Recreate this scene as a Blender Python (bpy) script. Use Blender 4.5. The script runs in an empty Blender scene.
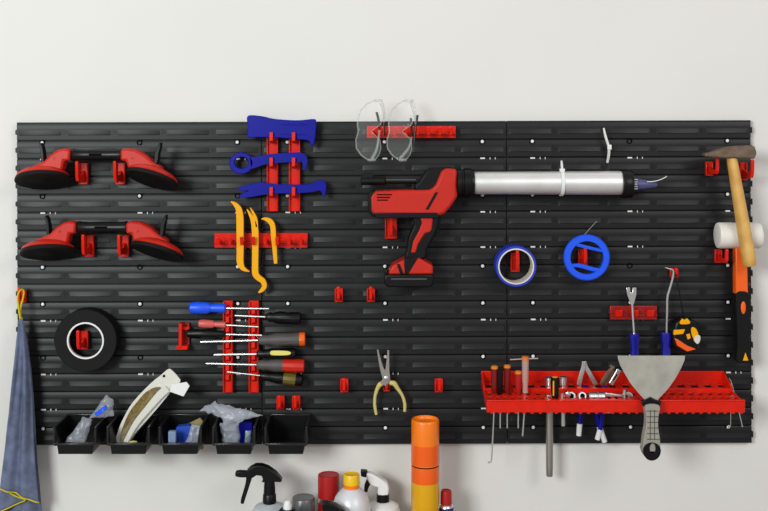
import bpy, math, random
from mathutils import Vector, noise
random.seed(7)
SC = bpy.context.scene
COL = SC.collection
PI = math.pi
# ---------------------------------------------------------------- camera / light
S = 0.002            # metres per photo pixel on the face of the board
F = 1100.0           # camera distance (and focal length) in those units
CX, HY = 384.0, 120.0   # straight-ahead point of the camera
CAMZ = 1.62
cam = bpy.data.cameras.new('camera'); camo = bpy.data.objects.new('camera', cam); COL.objects.link(camo)
camo.location = (0, -F*S, CAMZ); camo.rotation_euler = (PI/2, 0, 0)
cam.sensor_width = 36; cam.lens = 36*F/768.0
cam.shift_y = -(255.5-HY)/768.0
cam.clip_start = 0.05
SC.camera = camo
w = bpy.data.worlds.new('world'); SC.world = w; w.use_nodes = True
nt = w.node_tree; bg = nt.nodes['Background']
tc = nt.nodes.new('ShaderNodeTexCoord'); sep = nt.nodes.new('ShaderNodeSeparateXYZ'); rp = nt.nodes.new('ShaderNodeValToRGB')
mp = nt.nodes.new('ShaderNodeMapRange'); mp.inputs['From Min'].default_value = -1; mp.inputs['From Max'].default_value = 1
nt.links.new(tc.outputs['Generated'], sep.inputs[0]); nt.links.new(sep.outputs['Z'], mp.inputs['Value'])
nt.links.new(mp.outputs[0], rp.inputs[0]); nt.links.new(rp.outputs[0], bg.inputs[0])
rp.color_ramp.elements[0].position = 0.30; rp.color_ramp.elements[0].color = (0.55, 0.54, 0.53, 1)
rp.color_ramp.elements[1].position = 0.75; rp.color_ramp.elements[1].color = (0.90, 0.90, 0.92, 1)
bg.inputs[1].default_value = 0.55
def area(name, loc, target, sx, sy, power, color):
    l = bpy.data.lights.new(name, 'AREA'); l.shape = 'RECTANGLE'; l.size = sx; l.size_y = sy; l.energy = power; l.color = color
    o = bpy.data.objects.new(name, l); COL.objects.link(o); o.location = loc
    o.rotation_euler = (Vector(target)-Vector(loc)).to_track_quat('-Z', 'Y').to_euler(); return o
area('window_light', (-1.75, -3.2, 2.25), (-0.3, 0, 1.3), 1.1, 1.0, 87, (0.95, 1.0, 0.985))
area('right_fill_light', (1.6, -2.4, 2.6), (0.4, 0, 1.2), 1.0, 0.8, 21, (1.0, 0.965, 0.94))  # added fill from the right, lifts the wall beside the board; no real fixture
SC.view_settings.view_transform = 'Standard'; SC.view_settings.look = 'None'
SC.view_settings.gamma = 1; SC.view_settings.use_curve_mapping = False
SC.view_settings.exposure = 0.0

# ---------------------------------------------------------------- materials
def lin(c):
    c = c/255.0
    return c/12.92 if c <= 0.04045 else ((c+0.055)/1.055)**2.4
MATS = {}
def M(name, rgb, rough=0.5, metal=0.0, spec=0.5, alpha=1.0, trans=0.0, sss=0.0, nz=0.0, nscale=400.0, bump=0.0, bscale=600.0, coat=0.0, rgb2=None):
    m = bpy.data.materials.new(name); m.use_nodes = True; t = m.node_tree; b = t.nodes['Principled BSDF']
    c = tuple(lin(v) for v in rgb)+(1,)
    b.inputs['Base Color'].default_value = c; b.inputs['Roughness'].default_value = rough; b.inputs['Metallic'].default_value = metal
    b.inputs['Specular IOR Level'].default_value = spec; b.inputs['Alpha'].default_value = alpha
    b.inputs['Transmission Weight'].default_value = trans; b.inputs['Coat Weight'].default_value = coat
    if sss: b.inputs['Subsurface Weight'].default_value = sss; b.inputs['Subsurface Scale'].default_value = 0.004
    co = None
    if nz or bump or rgb2:
        co = t.nodes.new('ShaderNodeTexCoord')
    if nz or rgb2:
        n = t.nodes.new('ShaderNodeTexNoise'); n.inputs['Scale'].default_value = nscale; n.inputs['Detail'].default_value = 4
        t.links.new(co.outputs['Object'], n.inputs['Vector'])
        r = t.nodes.new('ShaderNodeValToRGB'); r.color_ramp.elements[0].position = 0.35; r.color_ramp.elements[1].position = 0.65
        if rgb2: a, d = tuple(lin(v) for v in rgb)+(1,), tuple(lin(v) for v in rgb2)+(1,)
        else: a, d = tuple(v*(1-nz) for v in c[:3])+(1,), tuple(min(1, v*(1+nz)) for v in c[:3])+(1,)
        r.color_ramp.elements[0].color = a; r.color_ramp.elements[1].color = d
        t.links.new(n.outputs['Fac'], r.inputs[0]); t.links.new(r.outputs[0], b.inputs['Base Color'])
    if bump:
        n2 = t.nodes.new('ShaderNodeTexNoise'); n2.inputs['Scale'].default_value = bscale; n2.inputs['Detail'].default_value = 3
        t.links.new(co.outputs['Object'], n2.inputs['Vector'])
        bp = t.nodes.new('ShaderNodeBump'); bp.inputs['Strength'].default_value = bump; bp.inputs['Distance'].default_value = 0.001
        t.links.new(n2.outputs['Fac'], bp.inputs['Height']); t.links.new(bp.outputs[0], b.inputs['Normal'])
    MATS[name] = m; return m
WALL = M('wall_paint', (222, 220, 216), 0.75, spec=0.3, nz=0.012, nscale=3.0, bump=0.15, bscale=90)
BOARD = M('board_plastic', (25, 25, 26), 0.42, spec=0.27, nz=0.08, nscale=30, bump=0.05, bscale=300)
BLACK = M('black_plastic', (7, 7, 8), 0.36, spec=0.3)
BLACKR = M('black_rubber', (9, 9, 9), 0.7, spec=0.25)
DARK = M('dark_hole', (5, 5, 5), 0.9, spec=0.1)
RED = M('red_hook_plastic', (214, 28, 4), 0.28, spec=0.35, sss=0.0, nz=0.06, nscale=60)
REDD = M('dark_red_plastic', (150, 14, 8), 0.35)
REDG = M('red_gun_plastic', (190, 34, 18), 0.42, spec=0.35, nz=0.05, nscale=50)
REDC = M('red_cap', (168, 16, 16), 0.4)
BLUE = M('blue_plastic', (7, 12, 140), 0.4, spec=0.2, nz=0.04, nscale=40)
BLUEB = M('bright_blue_plastic', (18, 84, 235), 0.4)
BLUEH = M('blue_handle', (14, 20, 140), 0.3, coat=0.2)
BLUET = M('blue_tape', (28, 52, 178), 0.5)
YEL = M('yellow_plastic', (238, 166, 2), 0.4, spec=0.25)
YELC = M('yellow_cap', (238, 190, 10), 0.4)
ORG = M('orange_plastic', (240, 96, 6), 0.4)
ORGC = M('orange_cap', (246, 122, 4), 0.35, coat=0.3)
ORGD = M('orange_enamel', (238, 92, 2), 0.3, coat=0.3)
OCH = M('yellow_enamel', (222, 164, 4), 0.3, coat=0.3)
WHITE = M('white_plastic', (228, 228, 226), 0.45)
CREAM = M('pale_card', (212, 210, 200), 0.6)
WHITER = M('white_rubber', (226, 222, 214), 0.6, nz=0.03, nscale=40)
STEEL = M('steel', (226, 226, 224), 0.3, metal=1.0)
STEELD = M('dark_steel', (182, 178, 170), 0.4, metal=1.0)
ALU = M('brushed_aluminium', (236, 235, 232), 0.42, metal=0.7, nz=0.04, nscale=25)
BLADE = M('scraper_blade_steel', (186, 182, 172), 0.5, metal=0.55, nz=0.12, nscale=30)
IRON = M('hammer_iron', (112, 94, 78), 0.5, metal=0.45, nz=0.25, nscale=60, bump=0.3, bscale=200)
WOOD = M('ash_wood', (222, 178, 98), 0.5, rgb2=(204, 152, 74), nscale=35)
GREY = M('grey_rubber', (76, 72, 70), 0.55)
GREYL = M('light_grey_rubber', (150, 146, 136), 0.7, nz=0.08, nscale=80)
GREYP = M('grey_metal_can', (110, 110, 112), 0.35, metal=0.5)
SILV = M('silver_plastic', (216, 217, 220), 0.38, metal=0.15)
PINK = M('faded_pink_plastic', (206, 92, 84), 0.4)
OLIVE = M('olive_plastic', (96, 84, 22), 0.4)
TAN = M('pale_yellow_grip', (196, 182, 110), 0.5)
LEMON = M('lemon_plastic', (226, 214, 110), 0.4)
CLOTH = M('blue_grey_microfibre', (98, 106, 130), 0.95, spec=0.1, nz=0.22, nscale=45, bump=0.6, bscale=500)
HEM = M('yellow_hem', (206, 186, 30), 0.9, spec=0.1, bump=0.5, bscale=800)
GLASS = M('clear_polycarbonate', (235, 240, 238), 0.06, alpha=0.045, spec=0.9)
GLASSE = M('clear_frame_edge', (190, 200, 190), 0.15, alpha=0.28)
BAG = M('clear_polythene', (190, 194, 204), 0.22, alpha=0.32, spec=0.7, bump=0.6, bscale=130)
BAGW = M('milky_polythene', (186, 190, 202), 0.2, alpha=0.42, spec=0.6, bump=0.7, bscale=160)
BRASS = M('brass_bits', (120, 100, 50), 0.4, metal=0.4, nz=0.35, nscale=160, bump=0.8, bscale=260)
TRANSB = M('translucent_bottle', (196, 202, 206), 0.35, alpha=0.85)
NAVY = M('navy_label', (34, 34, 110), 0.4)
PURP = M('blue_grey_nozzle', (72, 76, 118), 0.4)
RIM = M('glossy_black_plastic', (24, 24, 26), 0.2, spec=0.6)  # bin rims: black made lighter and glossier to paint in edge glints
BENCH = M('bench_top', (120, 110, 96), 0.6)

# ---------------------------------------------------------------- mesh tools
class Thing:
    """one top-level object; dc is the depth its photo coordinates are read at"""
    def __init__(s, name, label, cat, at, dc=0, group=None, kind=None):
        s.m = (F-dc)/F; s.loc = s.W(at)
        s.o = bpy.data.objects.new(name, None); s.o.empty_display_size = 0.02; COL.objects.link(s.o); s.o.location = s.loc
        s.o['label'] = label; s.o['category'] = cat
        if group: s.o['group'] = group
        if kind: s.o['kind'] = kind
    def W(s, p): return Vector(((p[0]-CX)*S*s.m, -p[2]*S, CAMZ+(HY-p[1])*S*s.m))
class B:
    def __init__(s): s.v = []; s.f = []
    def add(s, vs, fs):
        n = len(s.v); s.v += [tuple(v) for v in vs]; s.f += [[i+n for i in f] for f in fs]; return s
    def box(s, x0, x1, y0, y1, d0, d1):
        return s.add([(x, y, d) for x in (x0, x1) for y in (y0, y1) for d in (d0, d1)],
                     [(0, 1, 3, 2), (4, 6, 7, 5), (0, 4, 5, 1), (2, 3, 7, 6), (0, 2, 6, 4), (1, 5, 7, 3)])
    def prism(s, pts, d0, d1, ax='d'):
        n = len(pts)
        if ax == 'd': vs = [(p[0], p[1], d0) for p in pts]+[(p[0], p[1], d1) for p in pts]
        elif ax == 'x': vs = [(d0, p[0], p[1]) for p in pts]+[(d1, p[0], p[1]) for p in pts]
        else: vs = [(p[0], d0, p[1]) for p in pts]+[(p[0], d1, p[1]) for p in pts]
        return s.add(vs, [list(range(n))[::-1], list(range(n, 2*n))]+[(i, (i+1) % n, n+(i+1) % n, n+i) for i in range(n)])
    def ringprism(s, outer, inner, d0, d1):
        n = len(outer); vs = []
        for d in (d0, d1):
            vs += [(p[0], p[1], d) for p in outer]+[(p[0], p[1], d) for p in inner]
        fs = []
        for i in range(n):
            j = (i+1) % n
            fs += [(i, j, n+j, n+i), (2*n+i, 3*n+i, 3*n+j, 2*n+j), (i, 2*n+i, 2*n+j, j), (n+i, n+j, 3*n+j, 3*n+i)]
        return s.add(vs, fs)
    def ribbon(s, path, d0, d1, k=5):
        p = cat(path, k); L = []; R = []
        for i, q in enumerate(p):
            a = p[max(i-1, 0)]; b = p[min(i+1, len(p)-1)]; dx, dy = b[0]-a[0], b[1]-a[1]; l = math.hypot(dx, dy) or 1
            nx, ny = -dy/l*q[2]/2, dx/l*q[2]/2
            L.append((q[0]+nx, q[1]+ny)); R.append((q[0]-nx, q[1]-ny))
        n = len(p); vs = []
        for d in (d0, d1): vs += [(a[0], a[1], d) for a in L]+[(a[0], a[1], d) for a in R]
        fs = []
        for i in range(n-1):
            fs += [(i, i+1, n+i+1, n+i), (2*n+i, 3*n+i, 3*n+i+1, 2*n+i+1), (i, 2*n+i, 2*n+i+1, i+1), (n+i, n+i+1, 3*n+i+1, 3*n+i)]
        fs += [(0, n, 3*n, 2*n), (n-1, 3*n-1, 4*n-1, 2*n-1)]
        return s.add(vs, fs)
    def tube(s, pts, r, n=10, k=0):
        if k: pts = cat(pts, k)
        P = [Vector(p[:3]) for p in pts]; m = len(P)
        if isinstance(r, (int, float)): rr = [r]*m
        elif len(r) == m: rr = r
        else: rr = [r[min(int(i*(len(r)-1)/(m-1)), len(r)-2)]*(1-(i*(len(r)-1)/(m-1)) % 1)+r[min(int(i*(len(r)-1)/(m-1))+1, len(r)-1)]*((i*(len(r)-1)/(m-1)) % 1) if i < m-1 else r[-1] for i in range(m)]
        up = Vector((0.13, 0.2, 1)).normalized(); vs = []; prev = None
        for i in range(m):
            t = (P[min(i+1, m-1)]-P[max(i-1, 0)]).normalized()
            if prev is None:
                a = t.cross(up)
                if a.length < 0.05: a = t.cross(Vector((1, 0, 0)))
            else: a = prev-t*prev.dot(t)
            a.normalize(); prev = a; b = t.cross(a)
            for q in range(n): vs.append(P[i]+(a*math.cos(2*PI*q/n)+b*math.sin(2*PI*q/n))*rr[i])
        fs = [(i*n+q, i*n+(q+1) % n, (i+1)*n+(q+1) % n, (i+1)*n+q) for i in range(m-1) for q in range(n)]
        fs += [list(range(n)), list(range((m-1)*n, m*n))]
        return s.add(vs, fs)
    def lathe(s, o, ax, prof, n=32, ex=1.0):
        o = Vector(o); t = Vector(ax).normalized()
        a = t.cross(Vector((0, 0, 1)))
        if a.length < 0.05: a = Vector((1, 0, 0))
        a.normalize(); b = t.cross(a); vs = []
        for (h, r) in prof:
            for q in range(n): vs.append(o+t*h+(a*math.cos(2*PI*q/n)+b*math.sin(2*PI*q/n)*ex)*max(r, 0.01))
        m = len(prof)
        fs = [(i*n+q, i*n+(q+1) % n, (i+1)*n+(q+1) % n, (i+1)*n+q) for i in range(m-1) for q in range(n)]
        fs += [list(range(n)), list(range((m-1)*n, m*n))]
        return s.add(vs, fs)
    def ring(s, o, ax, ri, ro, h, n=40, c=0.4):
        """closed ring: profile wraps round"""
        prof = [(0, ri), (0, ro-c), (c, ro), (h-c, ro), (h, ro-c), (h, ri)]
        o = Vector(o); t = Vector(ax).normalized(); a = t.cross(Vector((0, 0, 1)))
        if a.length < 0.05: a = Vector((1, 0, 0))
        a.normalize(); b = t.cross(a); vs = []; m = len(prof)
        for (hh, r) in prof:
            for q in range(n): vs.append(o+t*hh+(a*math.cos(2*PI*q/n)+b*math.sin(2*PI*q/n))*r)
        return s.add(vs, [(i*n+q, i*n+(q+1) % n, ((i+1) % m)*n+(q+1) % n, ((i+1) % m)*n+q) for i in range(m) for q in range(n)])
    def grid(s, nu, nv, fn, thick=0):
        vs = [fn(i/nu, j/nv) for i in range(nu+1) for j in range(nv+1)]
        fs = [(i*(nv+1)+j, (i+1)*(nv+1)+j, (i+1)*(nv+1)+j+1, i*(nv+1)+j+1) for i in range(nu) for j in range(nv)]
        return s.add(vs, fs)
    def pillow(s, c, th, d, wr=1.0, seed=0, n=16):
        """closed crumpled bag over the quad c (4 photo points, tl tr br bl)"""
        def pt(u, v, sg):
            x = (c[0][0]*(1-u)+c[1][0]*u)*(1-v)+(c[3][0]*(1-u)+c[2][0]*u)*v
            y = (c[0][1]*(1-u)+c[1][1]*u)*(1-v)+(c[3][1]*(1-u)+c[2][1]*u)*v
            dd = (c[0][2]*(1-u)+c[1][2]*u)*(1-v)+(c[3][2]*(1-u)+c[2][2]*u)*v if len(c[0]) > 2 else d
            e = (max(0, 4*u*(1-u))*max(0, 4*v*(1-v)))**0.45
            nn = noise.noise(Vector((x*0.16+seed, y*0.16, sg*3)))+0.6*noise.noise(Vector((x*0.4+seed, y*0.3, sg*3+9)))
            e2 = min(1, 8*u*(1-u)+0.15)
            return (x+wr*1.2*noise.noise(Vector((x*.2, y*.2, seed+5))), y+wr*1.2*noise.noise(Vector((x*.2, y*.2, seed+9))), dd+sg*e*th/2+wr*nn*e*1.6)
        A = [pt(i/n, j/n, 1) for i in range(n+1) for j in range(n+1)]; Bk = [pt(i/n, j/n, -1) for i in range(n+1) for j in range(n+1)]
        fs = []
        N = (n+1)*(n+1)
        for i in range(n):
            for j in range(n):
                q = [i*(n+1)+j, (i+1)*(n+1)+j, (i+1)*(n+1)+j+1, i*(n+1)+j+1]
                fs.append(q); fs.append([N+k for k in q][::-1])
        return s.add(A+Bk, fs)
    def out(s, name, mat, T, parent=None, bev=0.0, sm=35, mesh=None, top=False, weld=False, solid=0.0, sub=0):
        if mesh is None:
            vs = [T.W(v)-T.loc for v in s.v]
            me = bpy.data.meshes.new(name); me.from_pydata(vs, [], s.f)
            import bmesh
            bm = bmesh.new(); bm.from_mesh(me)
            if weld: bmesh.ops.remove_doubles(bm, verts=bm.verts, dist=1e-5)
            bmesh.ops.recalc_face_normals(bm, faces=bm.faces); bm.to_mesh(me); bm.free()
            me.materials.append(mat)
            if sm:
                for p in me.polygons: p.use_smooth = True
                me.set_sharp_from_angle(angle=math.radians(sm))
        else: me = mesh
        o = bpy.data.objects.new(name, me); COL.objects.link(o); o.parent = parent or T.o
        if solid: md = o.modifiers.new('solid', 'SOLIDIFY'); md.thickness = solid*S; md.offset = 0
        if bev:
            md = o.modifiers.new('bevel', 'BEVEL'); md.width = bev*S; md.segments = 2; md.limit_method = 'ANGLE'; md.angle_limit = math.radians(40)
            md.harden_normals = False
        if sub: md = o.modifiers.new('sub', 'SUBSURF'); md.levels = sub; md.render_levels = sub
        return o
def cat(pts, k=5, closed=False):
    n = len(pts); out = []
    for i in range(n if closed else n-1):
        g = (lambda j: pts[j % n]) if closed else (lambda j: pts[max(0, min(n-1, j))])
        p0, p1, p2, p3 = g(i-1), g(i), g(i+1), g(i+2)
        for q in range(k):
            t = q/k
            out.append(tuple(0.5*(2*b+(c-a)*t+(2*a-5*b+4*c-d)*t*t+(3*b-a-3*c+d)*t**3) for a, b, c, d in zip(p0, p1, p2, p3)))
    if not closed: out.append(tuple(pts[-1]))
    return out
def lab(o, t): o['label'] = t; return o
def single(T):
    """turn a thing of one part into one mesh"""
    ch = [c for c in COL.objects if c.parent == T.o]
    o = ch[0]; o.parent = None; o.location = T.loc
    for k in ('label', 'category', 'group', 'kind'):
        if k in T.o: o[k] = T.o[k]
    nm = T.o.name; bpy.data.objects.remove(T.o); o.name = nm; T.o = o; return o

# ---------------------------------------------------------------- wall and bench
WD = -7.5
t = Thing('wall_back', '', '', (384, 120, WD)); del t.o['label']; del t.o['category']; t.o['kind'] = 'structure'
B().box(-900, 1700, -700, 1000, WD-40, WD).out('wall_back', WALL, t, sm=0); single(t)
DB = 40                     # depth of the bottles
YB = 585.0
t = Thing('workbench', '', '', (384, YB+10, 40), DB); del t.o['label']; del t.o['category']; t.o['kind'] = 'structure'
B().box(-300, 1100, YB, YB+14, WD+0.2, 220).out('bench_top', BENCH, t, bev=1)
single(t)

# ---------------------------------------------------------------- board panels
PW, PH, RP = 245.0, 161.4, 161.4/9
def panel_mesh():
    b = B()
    prof = []          # (y, d) front profile, one run per row
    for r in range(9):
        y = r*RP
        prof += [(y+0.0 if r == 0 else y+0.05, -3.2 if r else -0.6), (y+1.0, -3.2 if r else -0.6), (y+1.15, -0.7), (y+1.8, -0.35), (y+7.0, -0.30), (y+13.6, -0.30), (y+RP-0.5, -0.25), (y+RP, -0.6)]
    pts = prof+[(PH, -6.5), (0, -6.5)]
    b.prism([(p[0], p[1]) for p in pts], 0.5, PW-0.5, ax='x')
    for r in range(9):
        y = r*RP
        for k in range(5):
            x = 2.6+k*49.3; x1 = x+42.5
            ya, yb = y+8.0, y+12.6
            # louvre: leans forward towards its lower lip
            vs = [(x+.3, ya, -0.3), (x1-.3, ya, -0.3), (x1-2.4, yb-1.5, 0.15), (x+2.4, yb-1.5, 0.15), (x1-2.0, yb, .7), (x+2.0, yb, .7), (x1, yb+.5, -0.35), (x, yb+.5, -0.35)]
            b.add(vs, [(0, 1, 2, 3), (3, 2, 4, 5), (5, 4, 6, 7), (0, 3, 5, 7), (1, 6, 4, 2)])
            if k < 4:
                g = x1+1.8
                b.box(g+.2, g+.8, y+7.0, y+12.8, -.4, 0.1)
                b.box(g+.4, g+3.0, y+9.0, y+10.6, -0.4, 0.3)
    return b
pm = None
scm = {}
def shared(key, mk, name, mat, T, parent=None, **kw):
    if key in scm: return B().out(name, mat, T, parent, mesh=scm[key], **{k: v for k, v in kw.items() if k in ('bev',)})
    o = mk().out(name, mat, T, parent, **kw); scm[key] = o.data; return o
empties = {('ul', 0, 1), ('ul', 1, 0), ('ul', 1, 2), ('ul', 2, 1), ('ur', 0, 1), ('ur', 2, 1), ('ll', 1, 1), ('ll', 1, 0), ('ur', 1, 1)}
for tag, px, py, lb in (('ul', 16.2, 122.4, 'upper left panel of the black slotted tool board, behind the two suction lifters'),
                        ('um', 261.2, 121.7, 'upper middle panel of the black slotted tool board, behind the red caulking gun'),
                        ('ur', 506.2, 120.9, 'upper right panel of the black slotted tool board, behind the hammer head'),
                        ('ll', 16.8, 283.8, 'lower left panel of the black slotted tool board, behind the row of screwdrivers'),
                        ('lm', 261.8, 283.1, 'lower middle panel of the black slotted tool board, behind the needle nose pliers'),
                        ('lr', 506.8, 282.3, 'lower right panel of the black slotted tool board, behind the long red tool shelf')):
    T = Thing('board_panel', lb, 'tool board', (px, py, 0), 0, 'black slotted tool board panels')
    def loc(b): b.v = [(v[0]+px, v[1]+py, v[2]) for v in b.v]; return b
    base = shared('panel', lambda: loc(panel_mesh()), 'louvred_sheet', BOARD, T, sm=30)
    for r, yy in enumerate((20.5, 74.0, 145.0)):
        for c, xx in enumerate((26, 123.2, 221)):
            h = B()
            key = 'hole%d%d' % (r, c)
            ho = shared(key, lambda: loc(B().ring((xx, yy, -1.0), (0, 0, 1), 1.9, 2.7, 2.0, 16, .2)), 'screw_hole', DARK, T)
            if (tag, r, c) in empties: continue
            shared(key+'s', lambda: loc(B().lathe((xx, yy, -1.0), (0, 0, 1), [(0, 1.75), (1.6, 1.75), (2.2, 1.3), (2.4, .4), (2.2, 0)], 14)), 'screw', WHITE, T, ho)
    for r, yy in enumerate((37.2, 90.8, 126.0)):
        for c, xx in enumerate((24, 121.2, 219)):
            def mk():
                b = B().box(xx, xx+4.6, yy-.7, yy+.7, -1, .35)
                b.box(xx+9.4, xx+10.1, yy-.9, yy+1.2, -1, .3); b.box(xx+14.6, xx+15.2, yy-.8, yy+1.2, -1, .3); return loc(b)
            shared('slot%d%d' % (r, c), mk, 'pale_slot', WALL, T)
    T.o.rotation_euler = (0, -math.radians(0.17), 0)
    if tag[1] in 'lr':
        b = B().box(px+.6 if tag[1] == 'l' else px+PW-1.2, px+1.2 if tag[1] == 'l' else px+PW-.6, py+5, py+PH-2, -5, -1.5); xs = px-1.3 if tag[1] == 'l' else px+PW-0.6
        for r in range(9):
            b.prism([(xs, py+r*RP+8), (xs+2, py+r*RP+6.8), (xs+2, py+r*RP+13), (xs, py+r*RP+12)], -5, -1)
        b.out('edge_tabs', BOARD, T, sm=0)

# ---------------------------------------------------------------- red hooks and racks
def hook(x, y, lb, wd=8, h=13, dep=18, tip=4, group='red plastic pegboard hooks', mat=None):
    """x = centre, y = plate top"""
    T = Thing('hook', lb, 'hook', (x, y+h, 0), 0, group)
    def loc(b): b.v = [(v[0]+x, v[1]+y, v[2]) for v in b.v]; return b
    k = 'hook%s_%s_%s_%s' % (wd, h, dep, tip)
    def pl():
        b = B().box(-wd/2, wd/2, 0, h, 1.4, 3.2); b.box(-wd/2, -wd/2+1.2, 0.3, h-.3, 3, 6); b.box(wd/2-1.2, wd/2, 0.3, h-.3, 3, 6)
        b.box(-wd/2, wd/2, h-1.5, h, 3, 6); return loc(b)
    shared(k+'p', pl, 'back_plate', mat or RED, T, bev=.35)
    def pg():
        q = [(h*.35, 3), (h*.55, dep*.55), (h*.45, dep-2), (-tip, dep), (-tip-.6, dep+1.5), (-tip+.4, dep+2.6), (h*.55, dep+2), (h*.8, dep-1), (h*.85, dep*.5), (h*.9, 3)]
        b = B().prism(q, -1.5, 1.5, ax='x'); return loc(b)
    shared(k+'g', pg, 'peg', mat or RED, T, bev=.4)
    return T
hook(84.5, 163, 'red hook carrying the left side of the upper suction lifter handle', 9, 21, 26, 3)
hook(121.5, 163, 'red hook carrying the right side of the upper suction lifter handle', 9, 21, 26, 3)
hook(90.5, 235, 'red hook carrying the left side of the lower suction lifter handle', 9, 21, 26, 3)
hook(125.5, 235, 'red hook carrying the right side of the lower suction lifter handle', 9, 21, 26, 3)
hook(339, 288, 'empty red hook below the glasses, left of the two beside the caulking gun battery')
hook(371, 288, 'empty red hook just to the left of the caulking gun battery')
hook(344.5, 378, 'empty red hook left of the needle nose pliers')
hook(438.5, 378, 'empty red hook right of the needle nose pliers')
hook(281, 395, 'left of the two empty red hooks right above the empty bin')
hook(296.5, 395, 'right of the two empty red hooks right above the empty bin')
hook(386.5, 377, 'red hook holding up the needle nose pliers', 7, 13, 12, 2)
hook(85, 330, 'red hook inside the roll of black tape', 9, 18, 24, 4)
hook(23.5, 289.5, 'red hook on the left edge of the board holding the towel loop', 8, 12, 12, 4)
hook(391, 216, 'broad red hook under the body of the caulking gun', 12, 22, 22, 3)
hook(514.5, 252, 'red hook inside the small roll of blue tape', 9, 19, 22, 4)
hook(582, 249, 'red hook inside the blue plastic ring', 9, 17, 16, 4)
hook(708, 161.5, 'red hook under the pointed end of the hammer head', 7, 14, 30, 5)
hook(742, 162, 'red hook behind the wooden hammer handle under the head', 7, 18, 30, 3)
hook(717, 249, 'red hook under the left end of the white mallet head', 7, 13, 30, 3)
hook(673, 268, 'red hook at the bent tip of the blue handled pick', 8, 9, 10, 1)
# the large T shaped holder by the screwdrivers
T = Thing('hook', 'wide T shaped red holder left of the screwdriver racks', 'hook', (184, 347, 0), 0, 'red plastic pegboard hooks')
B().box(179, 190, 322, 346, 1.4, 3.4).out('back_plate', REDD, T, bev=.4)
B().box(181.5, 184.5, 321, 345, 3, 15).box(179, 190, 343, 347, 3, 14).box(181, 191, 325.5, 328.5, 3, 9).out('peg', RED, T, bev=.5)

def hstrip(x0, x1, y0, y1, lb, n, pegy=None, tip=2, pd=18, rail=None, pw=1.6):
    T = Thing('holder_strip', lb, 'tool rack', (x0, y1, 0), 0, 'long red plastic tool racks')
    b = B().box(x0, x1, y0, y1, 1.4, 5); b.box(x0, x1, (y0+y1)/2+1.2, (y0+y1)/2+2.6, 5, 8)
    b.out('rail', rail or RED, T, bev=.6)
    for i in range(n):
        xx = x0+(i+.5)*(x1-x0)/n; ym = (y0+y1)/2
        q = [(ym-1.5, 4.5), (ym+1, pd*.7), (ym-2, pd), (ym-3.5-tip, pd+1), (ym-3-tip, pd+3), (ym+3, pd+1), (ym+3, 4.5)]
        B().prism(q, xx-pw, xx+pw, ax='x').out('peg', RED, T, bev=.4)
    return T
hstrip(215, 308, 232.6, 247.4, 'long horizontal red rack holding the three yellow pry hooks', 8)
hstrip(367, 455.5, 126, 138, 'horizontal red rack at the top of the board holding the safety glasses', 8)
hstrip(609, 656, 305, 319, 'short red rack behind the shaft of the fork tipped tool', 3, pd=9, tip=.5, rail=REDD, pw=3.6)
def vstrip(x0, x1, y0, y1, lb, ys, pd=16, up=5):
    T = Thing('holder_strip', lb, 'tool rack', (x0, y1, 0), 0, 'long red plastic tool racks')
    b = B().box(x0, x1, y0, y1, 1.4, 5); b.box(x0, x0+1.3, y0+.5, y1-.5, 5, 8); b.box(x1-1.3, x1, y0+.5, y1-.5, 5, 8)
    b.out('rail', RED, T, bev=.5)
    xm = (x0+x1)/2
    for y in ys:
        q = [(y+1, 4), (y+1, pd-2), (y-up, pd+0), (y-up, pd+2.5), (y+2.5, pd+3), (y+5, pd-2), (y+5, 4)]
        B().prism(q, xm-1.7, xm+1.7, ax='x').out('peg', RED, T, bev=.4)
    return T
vstrip(267.5, 278.5, 134, 211, 'left upright red rack holding the blue plastic trim tools', (138, 163, 192), 16, 6)
vstrip(289.5, 300.5, 134, 211, 'right upright red rack holding the blue plastic trim tools', (138, 163, 192), 16, 6)
rys = [309.5, 318, 327.5, 336.5, 343, 354.8, 366, 375]
vstrip(224, 233.5, 300, 391.5, 'left upright red rack holding the row of screwdrivers', rys, 8, 3.0)
vstrip(249.5, 259.5, 300, 391.5, 'right upright red rack holding the row of screwdrivers', rys, 8, 3.0)

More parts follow.
